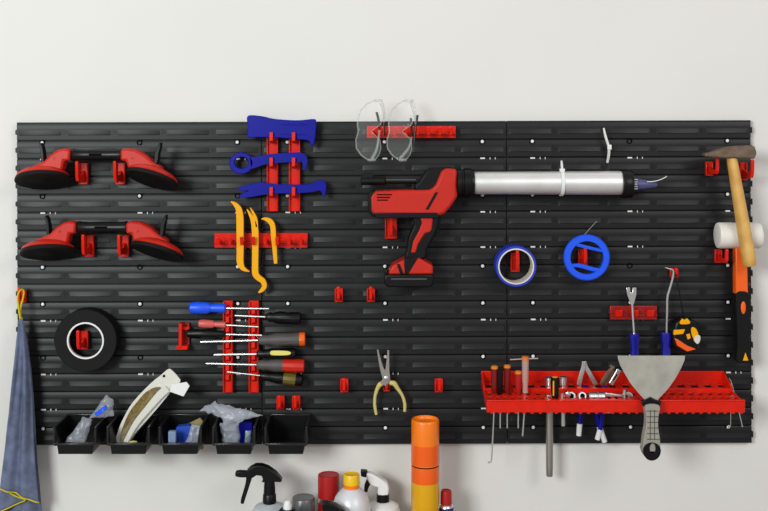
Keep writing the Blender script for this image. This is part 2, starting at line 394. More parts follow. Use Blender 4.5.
# ---------------------------------------------------------------- suction lifters
def lifter(ox, oy, lb):
    D = 29
    T = Thing('suction_lifter', lb, 'suction lifter', (97+ox, 165+oy, D), D, 'red and black double suction cup lifters')
    def L(b): b.v = [(v[0]+ox, v[1]+oy, v[2]) for v in b.v]; return b
    g = B().tube([(71, 155, D), (74, 155, D), (76, 155, D), (84, 155, D), (97, 155, D), (110, 155, D), (118, 155, D), (121, 155, D), (124, 155, D)], [5.2, 6.6, 6.0, 5.5, 5.8, 5.5, 6.0, 6.6, 5.2], 20)
    go = L(g).out('grip', BLACK, T)
    L(B().box(90.5, 103, 153.4, 155.6, D+5, D+6.2)).out('grip_slot', DARK, T, go)
    for sgn, c, ax, hs in ((-1, (42.5, 177.5, D), (0.09, 0.93, 0.34), [(72, 149.5), (66, 148.3), (60, 149.5), (53, 154), (46, 161), (33, 166.5), (30, 170), (45, 174), (62, 173), (64.5, 168), (66, 160.5), (72, 160.5)]),
                           (1, (152.5, 176.8, D), (-0.24, 0.90, 0.35), [(122, 149.5), (128, 148.3), (137, 149.5), (146, 154.5), (156, 163), (164, 168), (160, 173), (145, 173), (131, 169.5), (129, 166), (127.5, 160.5), (122, 160.5)])):
        h = L(B().prism(hs, D-8, D+8)).out('cup_housing', REDG, T, bev=2.2)
        L(B().box((55.5 if sgn < 0 else 133), (57.5 if sgn < 0 else 135), 157, 159, D+7.8, D+8.5)).out('rivet', REDD, T, h, bev=.3)
        L(B().lathe(c, ax, [(-9, 6), (-7.5, 15), (-5, 21.5), (-2.4, 25), (0, 25.8), (0.6, 25)], 44)).out('cup_shell', REDG, T, h)
        L(B().lathe(c, ax, [(0.4, 24), (0.6, 26.2), (2.8, 26.8), (4.2, 26.2), (4.0, 24), (3.2, 17), (3.2, 8), (3.8, 6), (3.8, 0)], 44)).out('suction_pad', BLACKR, T)
        if sgn < 0: lv = [(41, 143, D-6, 1.4), (42.5, 147, D-5, 2.4), (43.5, 153, D-3, 2.8), (44, 161, D, 3), (46, 167, D, 3)]
        else: lv = [(161, 142.5, D-6, 1.4), (160, 147, D-5, 2.8), (157.8, 153, D-3, 4), (157, 160, D, 4), (155, 166, D, 3)]
        b = B().ribbon([(p[0], p[1], p[3]) for p in lv], D-5, D+5)
        L(b).out('release_lever', BLACK, T, bev=.6)
    return T
lifter(0, 0, 'upper double suction cup lifter, red cups and black grip')
lifter(5.5, 72.5, 'lower double suction cup lifter, red cups and black grip')

# ---------------------------------------------------------------- blue trim tools
DT = 12
T = Thing('trim_tool', 'broad blue plastic wedge tool, topmost of the three blue trim tools', 'pry tool', (282, 140, DT), DT, 'blue plastic trim tools')
o = cat([(248.2, 115.8), (248, 126), (248.2, 137), (258, 137.4), (275, 137.5), (290, 138.6), (305, 140), (309.5, 141.5), (311.5, 146.5), (314.5, 143), (316, 132), (316.3, 121.5), (313.5, 119), (300, 120.2), (285, 119.8), (272, 118.5), (262, 116.2)], 4, True)
B().prism(o, DT-2, DT+3).out('wedge_body', BLUE, T, bev=.8)
B().box(281, 307, 123.8, 125, DT+2.6, DT+3.5).box(281, 307, 133.8, 135, DT+2.6, DT+3.5).out('raised_rib', BLUE, T, bev=.3)
T = Thing('trim_tool', 'blue plastic tool with a ring shaped left end, middle of the three', 'pry tool', (282, 170, DT), DT, 'blue plastic trim tools')
out_ = []; inn = []
N = 36
for i in range(N):
    a = 2*PI*i/N; out_.append((241.5+12*math.cos(a), 163.2+10.8*math.sin(a))); inn.append((241.8+7*math.cos(a), 162.6+5.7*math.sin(a)))
B().ringprism(out_, inn, DT-2, DT+3).out('ring_end', BLUE, T, bev=.7)
B().ribbon([(251, 162.8, 12), (256, 162, 10.5), (263, 160, 9.5), (275, 158.2, 9.5), (290, 157.4, 9.5), (300, 157.2, 9.5), (304, 159, 7), (305, 164, 4.5), (304, 170, 2)], DT-2, DT+3).out('handle', BLUE, T, bev=.7)
T = Thing('trim_tool', 'blue plastic pry bar with a forked left end, lowest of the three', 'pry tool', (282, 195, DT), DT, 'blue plastic trim tools')
o = cat([(239.5, 187), (252, 184), (262, 182), (268, 183), (280, 184.2), (296, 184.5), (310, 184), (316, 181), (322, 180), (326, 184), (326, 190), (324.5, 197), (322.5, 194), (320, 190.5), (312, 192), (296, 193), (275, 193.4), (262, 195), (250, 197), (240.5, 197.5), (241, 194), (249, 190.6), (240, 190.4)], 4, True)
B().prism(o, DT-2, DT+3).out('bar', BLUE, T, bev=.7)

# ---------------------------------------------------------------- yellow pry hooks
def yel(lb, path, dd, y1, fork=None):
    T = Thing('pry_hook', lb, 'pry tool', (path[0][0], y1, dd), dd, 'yellow pry hooks on the red rack')
    B().ribbon(path, dd-1.5, dd+2, 6).out('bar', YEL, T, bev=.6)
    if fork:
        B().ribbon(fork, dd-1.5, dd+2, 6).out('fork_tine', YEL, T, bev=.3)
yel('yellow pry hook hanging leftmost on the red rack, curved at both ends', [(231, 201.5, 1), (235, 204, 4), (238.8, 209, 6), (240, 217, 7.2), (240.2, 230, 7.2), (240.3, 250, 7), (240.3, 262, 6.8), (242.5, 267.5, 5), (246, 270, 3), (249.8, 271.4, .8)], 13, 271)
yel('longest yellow pry hook, forked at the top, middle of the three on the red rack', [(247, 209, 1), (250, 214, 2.8), (253, 220, 4.8), (255, 228, 6.6), (255.5, 240, 6.6), (255.3, 262, 6.4), (255.5, 273, 6.6), (258.5, 277.5, 6), (263, 281, 5.5), (264.5, 286, 5), (262, 290, 4), (258.5, 292.5, 1.5)], 13, 292, [(250.3, 207.5, .8), (253.2, 212.5, 2.2), (256, 219, 3), (257, 227, 2.6)])
yel('shortest yellow pry hook, rightmost of the three on the red rack', [(261.5, 219, 1), (265, 218.8, 3), (270, 221, 5), (272.8, 226, 5.2), (273.6, 236, 5), (274.8, 250, 4.4), (275.8, 263.5, 3.4)], 13, 263)

# ---------------------------------------------------------------- safety glasses
def glasses(ox, lb, temples):
    D = 26
    T = Thing('safety_glasses', lb, 'glasses', (368+ox, 131, D), D, 'clear safety glasses hung on the rack')
    ys = [100.5, 104, 110, 118, 125, 129, 131.5, 135, 140, 148, 155, 160]
    lx = [374, 367, 361, 358.2, 357.6, 358.2, 358.5, 357.5, 356, 356.4, 361, 368]
    rx = [382, 383.5, 384, 383.5, 380, 374, 371, 375, 380, 381, 379, 375]
    def pt(v, u):
        k = v*(len(ys)-1); i = min(int(k), len(ys)-2); f = k-i
        y = ys[i]*(1-f)+ys[i+1]*f; a = lx[i]*(1-f)+lx[i+1]*f; b = rx[i]*(1-f)+rx[i+1]*f
        q = (y-130.5)/30
        return (a*(1-u)+b*u+ox, y, D+6-9*q*q-5*(u-.3)**2+1.5*math.cos(q*PI*2))
    lens = B().grid(36, 10, pt).out('lens', GLASS, T, solid=1.0)
    rim = [pt(i/40, 0) for i in range(41)]
    B().tube(rim, .8, 8).out('brow_rim', GLASSE, T)
    rim = [pt(i/40, 1) for i in range(41)]
    B().tube(rim, .45, 8).out('lower_rim', GLASSE, T)
    for v in (0.0, 1.0):
        B().tube([pt(v, 0), pt(v, .5), pt(v, 1)], 1.5, 8).out('end_piece', GLASSE, T)
    for clear, black in temples:
        c = B().tube([(p[0]+ox, p[1], p[2]) for p in clear], [1.8, 1.3, 1.2], 8, 4).out('temple', GLASSE, T)
        lab(B().tube([(p[0]+ox, p[1], p[2]) for p in black], [1.0, 1.3, 1.2], 8, 4).out('temple_tip', BLACK, T, c), 'black temple tip')
glasses(0, 'left pair of clear safety glasses hung at the top of the board', [([(372, 159, 18), (377, 148, 17), (379.5, 130, 17)], [(379.5, 130, 17), (378.5, 120, 17), (376.5, 112, 17)]), ([(381, 103, 19), (384, 112, 20), (384, 122, 20)], [(384, 122, 20), (384, 130, 20), (383.5, 137, 20)])])
glasses(31, 'right pair of clear safety glasses hung at the top of the board', [([(369, 159, 18), (378, 148, 17), (381, 137, 17)], [(381, 137, 17), (380.5, 127, 17), (380, 118, 17)]), ([(380, 102, 19), (383, 112, 20), (385, 124, 20)], [(383, 147, 20), (384.5, 130, 20), (386.8, 115, 20)])])

# ---------------------------------------------------------------- caulking gun
D = 22
T = Thing('caulking_gun', 'red and black battery caulking gun with a long silver barrel', 'caulking gun', (408, 285, D), D)
yc = 182.8
ro = B().tube([(374, 181.2, D), (418, 181.4, D)], 2.6, 14).out('push_rod', BLACK, T)
B().box(386, 416, 179, 180.2, D+2, D+3.4).out('rod_rack', GREY, T, ro)
B().lathe((360.6, 181, D), (1, 0, 0), [(0, 2.6), (.6, 4.0), (24, 4.2), (25, 3.4), (25.5, 2)], 18).box(362, 373.5, 172.6, 178, D-2, D+2).out('rod_knob', BLACK, T, bev=.4)
uh = [(414, 184.5), (418, 182), (422, 176), (426.5, 170), (431, 168), (450, 167.6), (456.5, 168.5), (456.5, 192), (440, 193), (415, 191)]
B().prism(uh, D-10, D+10).out('gear_housing', BLACK, T, bev=2)
rb = [(369.5, 196), (372.5, 190.8), (400, 189.6), (430, 189), (435, 184), (441, 169.5), (446, 168), (456.3, 168.4), (456.6, 196), (450, 206), (444, 212.8), (438, 215.2), (374, 215.2), (370, 210)]
body = B().prism(rb, D-11.5, D+12.5).out('motor_housing', REDG, T, bev=3)
B().prism([(367.8, 195), (371, 190.3), (375.5, 190.3), (373.5, 196), (375, 203), (373, 210), (377, 215.8), (372.5, 215.8), (368, 210)], D-9, D+12).out('end_cap', BLACK, T, body, bev=1.2)
b = B()
for k in range(3): b.box(377, 392-k*2, 193.2+k*2.7, 194.3+k*2.7, D+12, D+12.9)
b.out('air_vent', DARK, T, body)
B().prism([(434.6, 191.5), (437.5, 191.5), (428, 208.5), (425, 208.5)], D+12, D+13).out('side_stripe', BLACK, T, body)
B().prism([(374, 211.5), (436, 211.5), (440, 214.5), (437, 217), (376, 217)], D-10, D+13.2).out('lower_trim', BLACK, T, body, bev=.8)
hd = cat([(414.5, 214), (437.5, 214), (438.5, 222), (435.5, 232), (431, 241), (426.5, 249), (424, 258), (405.5, 259), (406.5, 248), (408.5, 236), (413, 225)], 4, True)
h = B().prism(hd, D-8, D+9).out('handle', BLACK, T, bev=3)
B().prism([(419, 213.5), (433, 213.5), (431.5, 228), (430, 231), (424.5, 232.5), (418, 243), (415.5, 251.5), (410.5, 252), (413, 240), (419, 229), (421.5, 222)], D+6, D+10).out('handle_inlay', REDG, T, h, bev=1.2)
B().prism(cat([(436, 216), (439.5, 217), (439.8, 226), (438, 233), (434.5, 236), (433.5, 231), (436, 224)], 3, True), D-4, D+4).out('trigger', BLACK, T, bev=1)
bf = B().prism([(388, 272.5), (392, 264), (404, 257.5), (419, 256.5), (427, 261), (432.5, 263.8), (432.5, 272.5)], D-13, D+14).out('battery_foot', REDG, T, bev=1.8)
B().prism([(396.5, 262), (399.5, 262), (403.5, 272), (400, 272)], D+13, D+14.8).prism([(403.5, 257), (417.5, 256.3), (408, 272), (404.5, 272)], D+12, D+14.6).out('foot_inlay', BLACK, T, bf, bev=.5)
bt = B().prism([(384.3, 272.3), (432.8, 272.3), (432.8, 281.5), (430, 285), (387.5, 285), (384.3, 281)], D-15, D+16).out('battery', BLACK, T, bev=1.6)
B().box(391, 426, 276, 277.2, D+15.8, D+16.5).out('battery_groove', GREY, T, bt)
B().lathe((456.3, yc, D), (1, 0, 0), [(0, 12), (.5, 14.2), (5, 14.4), (5.6, 13.2), (7, 13.2), (7.6, 14.6), (14, 14.6), (15, 13.8), (17.6, 13.6), (18, 11)], 40).out('barrel_collar', BLACK, T)
B().lathe((473.5, yc+.2, D), (1, 0, 0), [(0, 10.6), (0.2, 11.2), (146, 11.9), (148, 11.9)], 48).out('barrel', ALU, T)
B().lathe((620.6, yc+1.2, D), (1, 0, 0), [(0, 12), (.3, 14.3), (3, 14.6), (8.5, 14.6), (11, 13.4), (11.6, 9)], 40).out('front_cap', BLACK, T)
nz = B().lathe((631.5, yc+1.2, D), (1, 0.03, 0), [(0, 6.2), (2, 6.4), (4, 6), (12, 5), (24, 2.8), (26, 1.2)], 24).out('nozzle', PURP, T)
b = B()
for k in range(5): b.box(633, 636, 178.8+k*2.3, 179.7+k*2.3, D+5, D+6.4)
b.out('nozzle_mark', WHITE, T, nz)
B().tube([(646, 181.5, D+4), (653, 181, D+5), (660, 179.2, D+4), (666, 176.2, D+3)], .45, 6, 4).out('sealant_thread', WHITE, T, nz)
def tie(lb, band, tail, at, dc):
    T = Thing('cable_tie', lb, 'cable tie', at, dc, 'white cable ties'); band(T)
    B().tube(tail, [.9, 1.3, 1.3], 6, 3).out('tail', WHITE, T); return T
def band(T):
    B().ring((559.9, yc+.4, D), (1, 0.03, 0), 12.1, 12.9, 3.2, 36, .1).out('band', WHITE, T)
    B().box(559.2, 564, 168.4, 171.6, D+1, D+6).out('buckle', WHITE, T, bev=.4)
tie('white cable tie strapped round the silver barrel', band, [(560.5, 160.5, D+6), (561, 164, D+5), (561.5, 169, D+4)], (561, 196, D), D)
def band2(T):
    B().box(606.6, 610.6, 144.6, 149.5, 6.3, 9.5).out('buckle', WHITE, T, bev=.5)
    B().tube([(608.3, 148, 8), (608.6, 155, 5), (608, 162.5, 1)], [1.4, 1.5, 1.3], 6, 3).out('band', WHITE, T)
tie('loose white cable tie sticking out of the board above the barrel end', band2, [(602.5, 128, 10), (604.5, 136, 9), (608, 146.5, 8)], (608, 162, 2), 4)

# ---------------------------------------------------------------- tapes and ring
T = Thing('tape_roll', 'wide roll of black tape with a white core hung on the left', 'tape', (84.5, 372, 14), 22, 'rolls of tape on hooks')
B().ring((84.6, 341.3, 4), (0, 0, 1), 18.2, 31.2, 15, 56, .6).out('tape', BLACKR, T, sm=40)
B().ring((84.6, 341.3, 16), (0, 0, 1), 17.0, 18.6, 3.4, 56, .2).out('core', WHITE, T, sm=40)
B().tube([(55, 349, 14), (52.8, 345, 14), (52.5, 340, 15)], .8, 6, 3).out('loose_end', BLACKR, T)
T = Thing('tape_roll', 'small roll of blue tape with a pale core below the barrel', 'tape', (516, 286, 14), 22, 'rolls of tape on hooks')
B().ring((516, 266.3, 3), (0, 0, 1), 18.0, 20.4, 20, 56, .4).out('tape', BLUET, T, sm=40)
B().ring((516, 266.3, 2.8), (0, 0, 1), 16.7, 18.05, 20.8, 56, .2).out('core', CREAM, T, sm=40)
T = Thing('plastic_ring', 'bright blue plastic ring with two slanted crossbars, right of the blue tape', 'ring', (586.5, 280, 14), 18)
B().ring((586.7, 257.5, 14), (0, 0, 1), 16.6, 23, 6, 56, 1.2).out('rim', BLUEB, T, sm=40)
B().ribbon([(573, 244, 3), (580, 245.5, 3.4), (590, 248, 3.4), (603, 251, 3)], 15, 19).out('crossbar', BLUEB, T, bev=.6)
B().ribbon([(571, 265.5, 3.2), (580, 265.8, 4), (592, 269, 4.2), (601, 270.5, 3.6)], 15, 19).out('crossbar', BLUEB, T, bev=.6)
B().tube([(585, 236, 12), (592, 229, 9), (599, 222.5, 6)], .35, 5, 3).out('thread_end', GREYL, T)

# ---------------------------------------------------------------- hammer and mallet
D = 34
T = Thing('hammer', 'hammer with a dark iron head and a plain wooden handle', 'hammer', (749, 267, D), D)
hh = [(702, 155), (704, 153.6), (712, 151.4), (720, 148.8), (727, 146.6), (738, 145.8), (750, 145.4), (753, 146.8), (753.6, 149.5), (754.8, 153), (752.6, 158.6), (742, 158.4), (726, 158.2), (712, 157.4), (704, 156.6)]
B().prism(hh, D-7, D+7).out('head', IRON, T, bev=1.6)
B().lathe((731, 154, D), (0.17, 1, 0), [(0, 4.6), (10, 5.2), (40, 5.8), (75, 6.6), (100, 6.8), (111, 6.6), (113, 5.8), (113.4, 3)], 24, 1.25).out('handle', WOOD, T)
D = 16
T = Thing('mallet', 'mallet with a white cylindrical head, behind the hammer handle', 'hammer', (741, 361, D), D)
B().lathe((716.8, 235.4, D), (1, 0, 0), [(0, 11), (.6, 12.4), (2, 13), (12, 13), (21, 12.7), (30, 13), (41, 13), (42.8, 12.2), (43.4, 10)], 40).out('head', WHITER, T)
B().prism([(734, 247), (745.6, 247), (746, 270), (746.6, 294), (734.2, 294)], D-5, D+5).out('shaft', ORG, T, bev=1)
g = B().prism(cat([(734.5, 292), (746.5, 292), (748, 305), (748.2, 320), (747.8, 335), (748.6, 350), (749.5, 359), (746, 361.5), (738, 361.5), (734.6, 359), (735.4, 345), (735, 325), (734.2, 308)], 3, True), D-7, D+7).out('grip', BLACKR, T, bev=2)
B().lathe((741, 306.5, D+6.2), (0, 0, 1), [(0, 2.2), (1, 2.4), (1.5, 1.6), (1.5, 0)], 20).out('grip_inlay', ORG, T, g)
g2 = B()
g2.prism([(743, 351), (746, 359), (740.5, 359)], D+6.5, D+7.7).out('grip_inlay', YEL, T, g, bev=.3)
# stretch the oval inlay lengthwise
for o in COL.objects:
    if o.name.startswith('grip_inlay') and o.parent == g and len(o.data.vertices) > 20:
        cz = sum(v.co.z for v in o.data.vertices)/len(o.data.vertices)
        for v in o.data.vertices: v.co.z = cz+(v.co.z-cz)*2.6

# ---------------------------------------------------------------- screwdrivers in the racks
def driver(lb, xh0, xh1, xt, y, yt, r, mats, tipw=0.9, band=None, D=11.3, style=0):
    """handle spans xh0..xh1 (far end first); the shaft runs to xt"""
    T = Thing('screwdriver', lb, 'screwdriver', ((xh0+xh1)/2, y+r, D), D, 'screwdrivers laid across the red racks')
    L = abs(xh1-xh0); sg = 1 if xh1 > xh0 else -1
    sl = (yt-y)/(xt-xh0)
    ax = (sg, sl*sg, 0)
    if style == 1: prof = [(0, r*.6), (L*.04, r*.9), (L*.2, r), (L*.5, r*.95), (L*.6, r*.62), (L*.7, r*.7), (L*.97, r*.75), (L, r*.4)]
    else: prof = [(0, r*.6), (L*.03, r*.92), (L*.1, r), (L*.35, r*.93), (L*.6, r), (L*.8, r*.72), (L*.88, r*.78), (L*.97, r*.6), (L, r*.35)]
    h = B().lathe((xh0, y, D), ax, prof, 12 if style == 0 else 20).out('handle', mats[0], T, sm=30)
    if band:
        a, bb, m2 = band
        # coloured grip panel wrapped around one stretch of the handle
        pr = [(t, rr+0.25) for t, rr in ((L*a, r*.93), (L*(a*.7+bb*.3), r*.98), (L*(a+bb)/2, r*.98), (L*bb, r*.9))]
        if a < .01: pr = [(-.4, r*.5), (0.1, r*.85)] + pr
        B().lathe((xh0, y, D), ax, pr, 12 if style == 0 else 20).out('grip_panel', m2, T, h, sm=30)
    x1 = xh0+sg*L; ys = y+sl*(x1-xh0)
    B().tube([(x1-sg*.8, ys, D), (xt, yt, D)], tipw*1.2, 8).out('shaft', STEEL, T)
    return T
driver('screwdriver with a bright blue handle on the left, topmost in the racks', 189.5, 226, 269, 307.8, 308.6, 6.2, [BLUEB], .8, style=1)
driver('screwdriver with a plain black handle on the right, topmost of the right pointing handles', 301, 265.5, 235, 318.5, 315.5, 6.4, [BLACK], .8)
driver('thin screwdriver with a faded pink handle on the left of the racks', 198.5, 226, 258.5, 323.4, 326.8, 4.2, [PINK], .7, style=1)
driver('screwdriver with a black handle behind the T shaped holder', 187, 226, 262, 333.2, 335.2, 4.6, [BLACK], .8, D=11.3)
driver('large screwdriver with a grey handle and orange end, upper of two grey handled ones', 305, 258, 200.5, 339, 341.8, 6.9, [GREY], .95, (0, .18, ORGD))
T = driver('screwdriver with a black handle and pale yellow grip panel', 296.5, 256.5, 214, 353.4, 354.6, 5.8, [BLACK], 1.0)
lab(B().prism(cat([(271, 350.6), (274, 349.6), (288, 350), (291.5, 352), (288, 354), (274, 354.2), (271, 353)], 3, True), 14.5, 17.2).out('grip_panel', LEMON, T, bpy.data.objects['handle'] if 0 else None, bev=.4), 'pale yellow panel along the handle')
driver('screwdriver with a grey handle and a long red end, lower of two grey handled ones', 304, 256.5, 206, 366, 363.4, 6.9, [GREY], .95, (0, .5, REDG))
driver('screwdriver with a black and olive handle, lowest on the racks', 303, 260, 227, 380.5, 371.8, 6.2, [BLACK], .8, (.15, .5, OLIVE))
# flat tips and the neck of the lemon driver
# ---------------------------------------------------------------- needle nose pliers
D = 12
T = Thing('needle_nose_pliers', 'needle nose pliers with pale yellow handles hanging open', 'pliers', (390, 415, D), D)
j = B().ribbon([(377.6, 349.5, 1.6), (379.2, 358, 2.6), (382, 369, 4.2), (386, 378, 7), (389, 384, 6)], D-2, D+1).out('jaw', STEELD, T, bev=.4)
j2 = B().ribbon([(388.4, 349.5, 1.8), (388, 358, 2.8), (387.4, 369, 4.2), (386.5, 378, 7), (383, 384, 6)], D+.5, D+3).out('jaw', STEELD, T, bev=.4)
B().lathe((386.4, 377.5, D+2.5), (0, 0, 1), [(0, 2), (1.4, 2), (1.8, 1)], 16).out('pivot', STEEL, T)
B().tube([(383.5, 383, D), (380, 384.5, D), (377.2, 389, D), (375, 397, D), (374.8, 406, D), (376.3, 414.5, D)], [2.2, 2.6, 2.0, 1.6, 1.7, 1.5], 12, 4).out('handle', TAN, T)
B().tube([(389.5, 383, D), (394, 383.5, D), (398, 389, D), (402.5, 396, D), (404.8, 404, D), (404.6, 411.5, D)], [2.2, 2.8, 2.0, 1.6, 1.7, 1.5], 12, 4).out('handle', TAN, T)

# ---------------------------------------------------------------- fork tool, pick
D = 14
def bluehandle(T, x, y0, y1, r, dx=0):
    L = y1-y0
    return B().lathe((x, y0, D), (dx, 1, 0), [(0, r*.85), (1, r), (L*.15, r), (L*.3, r*.75), (L*.5, r*.85), (L*.75, r), (L*.95, r*.9), (L, r*.5)], 10).out('handle', BLUEH, T, sm=25)
T = Thing('fork_tool', 'blue handled tool with a notched fork tip pointing up', 'pry tool', (634, 374, D), D, 'blue handled tools behind the scraper')
B().prism([(626.2, 287.5), (630, 287.5), (630.2, 292.5), (632.3, 292.8), (632.6, 287.5), (636.3, 287.5), (636.3, 294), (633.8, 304), (632, 306), (630.5, 304), (627, 294.5)], D-.8, D+.8).out('fork_head', STEEL, T, bev=.3)
B().tube([(632, 302, D), (633, 318, D), (634.3, 336, D)], [1.1, 1.2, 1.5], 10).out('shaft', STEEL, T)
bluehandle(T, 634.3, 333.5, 374, 5.2, 0.02)
T = Thing('pick_tool', 'blue handled pick with a bent tip, beside the tape measure', 'pick', (666, 374, D), D, 'blue handled tools behind the scraper')
B().tube([(664.8, 267.4, D), (669, 268.8, D), (672.3, 270, D), (673.4, 273, D), (672.2, 280, D), (669, 291, D), (667.3, 298, D), (667, 315, D), (666.7, 336, D)], [.4, .8, 1, 1.1, 1.1, 1.2, 1.2, 1.2, 1.4], 10, 3).out('shaft', STEEL, T)
bluehandle(T, 666, 332.5, 374, 5.6)

# ---------------------------------------------------------------- tape measure
D = 14
T = Thing('tape_measure', 'black and yellow tape measure hanging by a cord', 'tape measure', (685, 352, D), D)
b = B().prism(cat([(672, 330), (674, 322), (680, 317.5), (690, 318.5), (697, 324), (699.5, 333), (698, 343), (692, 349.5), (684, 351.5), (673, 347), (671, 339)], 4, True), D-9, D+7).out('case', BLACK, T, bev=2)
B().prism(cat([(677.5, 322), (680, 317.5), (683, 318.5), (685, 317), (688, 320.5), (687, 322.5), (681, 323)], 3, True), D+5, D+8.2).out('yellow_panel', YEL, T, b, bev=.5)
B().prism([(672, 328.5), (683, 327.8), (681, 332.5), (671.5, 333.5)], D+5, D+8.2).out('yellow_panel', YEL, T, b, bev=.5)
B().prism(cat([(689.5, 326), (693, 326.5), (695.5, 330.5), (696.5, 337), (693.5, 341), (691, 337), (689, 331)], 3, True), D+5, D+8.4).out('yellow_panel', YEL, T, b, bev=.5)
B().prism(cat([(693.5, 334), (697.5, 334), (697.6, 339), (695, 342.3), (691.5, 338.5)], 3, True), D+6, D+9).out('label_disc', CREAM, T, b, bev=.3)
B().prism([(672.5, 336.5), (676, 338), (685, 344), (694, 347.5), (685, 350), (675, 344)], D+5, D+8.4).out('red_panel', ORGD, T, b, bev=.6)
B().prism([(684, 333), (687.5, 332), (688.5, 336.5), (685.5, 338)], D+6, D+8.6).out('brake_button', YEL, T, b, bev=.4)
B().tube([(685, 319, D), (683, 312, D), (680, 295, D), (677, 280, D-1), (675, 272, D-2)], .8, 8, 4).out('cord', BLACK, T)

# ---------------------------------------------------------------- red shelf
D = 55
T = Thing('tool_shelf', 'long red perforated plastic tool shelf at the lower right', 'shelf', (612, 412, 2), D)
X0, X1 = 486, 741
b = B().box(X0, X1, 383.5, 399, 1.6, 4); b.out('back_plate', RED, T, bev=.5)
def perf(b, x0, x1, d0, d1, y0, y1, n, fr=.55, e=3):
    b.box(x0, x1, y0, y1, d0, d0+e); b.box(x0, x1, y0, y1, d1-e, d1)
    p = (x1-x0)/n; wv = p*(1-fr)
    for i in range(n+1):
        xc = x0+i*p
        b.box(max(x0, xc-wv/2), min(x1, xc+wv/2), y0, y1, d0+e-.1, d1-e+.1)
b = B(); perf(b, X0, X1, 4, 28, 395.5, 397.2, 18, .55, 5); b.out('upper_ledge', RED, T, bev=.4)
B().box(X0, X1, 395.8, 400, 26.5, 28.3).out('riser', RED, T, bev=.3)
b = B(); perf(b, X0+1, X1-1, 28, 44, 398.6, 400.4, 26, .5, 3); perf(b, X0+1, X1-1, 44, 60, 398.6, 400.4, 34, .4, 4); b.out('lower_tray', RED, T, bev=.3)
B().box(X0, X1+2, 399.4, 410.8, 58.6, 61.2).box(X0, X1+2, 398.4, 400, 57, 61.8).out('front_lip', RED, T, bev=.5)
b = B()
for i in range(32): b.box(X0+4+i*8, X0+7+i*8, 410.4, 412.2, 58.6, 61)
b.out('lip_teeth', RED, T, bev=.3)
for x in (X0, X1-1.8):
    B().prism([(384, 3), (393, 27), (397, 30), (399, 60), (411, 60.5), (402, 26), (400, 3)], x, x+1.8, ax='x').out('side_plate', RED, T, bev=.3)

# hand tools standing in the shelf -------------------------------------------
def sdr(lb, x, y0, y1, r, mat, D, yb, end=None, bandmat=None, hookx=None, sr=.8, capmat=None):
    T = Thing('small_screwdriver', lb, 'screwdriver', (x, yb, D), D, 'small screwdrivers standing in the red shelf')
    L = y1-y0
    h = B().lathe((x, y0, D), (0, 1, 0), [(0, r*.6), (1, r*.95), (L*.3, r), (L*.7, r*.9), (L*.9, r*.75), (L, r*.4)], 10).out('handle', mat, T, sm=25)
    if capmat: B().lathe((x, y0-.6, D), (0, 1, 0), [(0, r*.5), (.6, r*.95), (3, r*1.08), (3.4, r)], 10).out('end_cap', capmat, T, h)
    p = [(x, y1-1, D), (x, yb-3, D), (x, yb, D)]
    if hookx: p = [(x, y1-1, D), (x-1.5, yb-28, D), (x-3, yb-3, D), (x-3.6, yb, D), (hookx, yb+.6, D)]
    B().tube(p, sr, 8).out('shaft', STEEL, T)
ORB = M('amber_plastic', (214, 120, 30), 0.35)
DRED = M('deep_red_plastic', (112, 14, 14), 0.35)
sdr('small dark handled pick with an amber cap, leftmost in the shelf, long bent tip', 494.5, 366, 396, 3.6, DRED, 34, 462, hookx=488, capmat=ORB)
sdr('small black handled screwdriver, second from left in the shelf', 500.2, 368, 396, 3.0, BLACK, 36, 428)
sdr('small dark red screwdriver with amber cap, third from left in the shelf', 507.2, 365, 396, 3.4, DRED, 34, 428, capmat=ORB)
sdr('short red handled screwdriver just left of the clear T handled one', 518.2, 371, 397, 3.4, REDC, 34, 428, capmat=ORB)
T = Thing('tee_handle_driver', 'clear handled driver with a steel cross bar through its top', 'screwdriver', (525, 436, 35), 35)
h = B().lathe((525.3, 356.5, 35), (0, 1, 0), [(0, 2.6), (1, 3.4), (5, 3.6), (22, 3.3), (30, 2.6), (36, 2.9), (37, 1.6)], 12).out('handle', M('clear_amber', (196, 160, 150), .15, alpha=.75), T)
B().lathe((525.3, 356, 35), (0, 1, 0), [(0, 2), (.8, 3.7), (4, 3.8), (4.4, 3)], 12).out('end_cap', ORB, T, h)
B().tube([(510, 359.6, 35), (525, 358.8, 35), (538, 358.4, 35)], .8, 8).out('cross_bar', STEEL, T)
B().tube([(525, 392, 35), (524.4, 410, 35), (522.6, 436, 35)], .9, 8).out('shaft', STEEL, T)
T = Thing('tube_wrench', 'long steel tube wrench hanging down through the red shelf', 'wrench', (549, 476, 15), 15)
B().lathe((549.5, 377, 15), (0, 1, 0), [(0, 3), (0, 4.4), (.6, 4.8), (9, 4.8), (10, 3.9), (60, 3.7), (90, 3.7), (97, 3.5), (99, 3.2), (99, 2)], 20).out('tube', STEELD, T)
B().lathe((549.5, 376.5, 15), (0, 1, 0), [(0, 3.5), (.6, 5), (8.5, 5), (9, 4)], 20).out('socket_head', STEEL, T)
T = Thing('tube_wrench', 'short steel tube wrench in the shelf, left of the small pliers', 'wrench', (563, 427, 15), 15)
B().lathe((563, 377, 15), (0, 1, 0), [(0, 3), (.6, 2.4), (48, 2.4), (49, 1.6)], 20).out('tube', STEEL, T)
B().lathe((563.4, 376, 15), (0, 1, 0), [(0, 3), (.6, 4), (9, 4), (10, 2.6)], 20).out('socket_head', STEEL, T)
T = Thing('small_screwdriver', 'black stubby screwdriver with a yellow stripe, in front of the long steel tube', 'screwdriver', (555, 405, 52), 52)
h = B().lathe((555, 377, 52), (0, 1, 0), [(0, 2.6), (1, 4.2), (6, 4.5), (17, 3.8), (22, 2.9), (24, 1.5)], 12).out('handle', BLACK, T)
B().box(552.2, 553.6, 380, 395, 54.4, 56.2).out('grip_stripe', YEL, T, h, bev=.3)
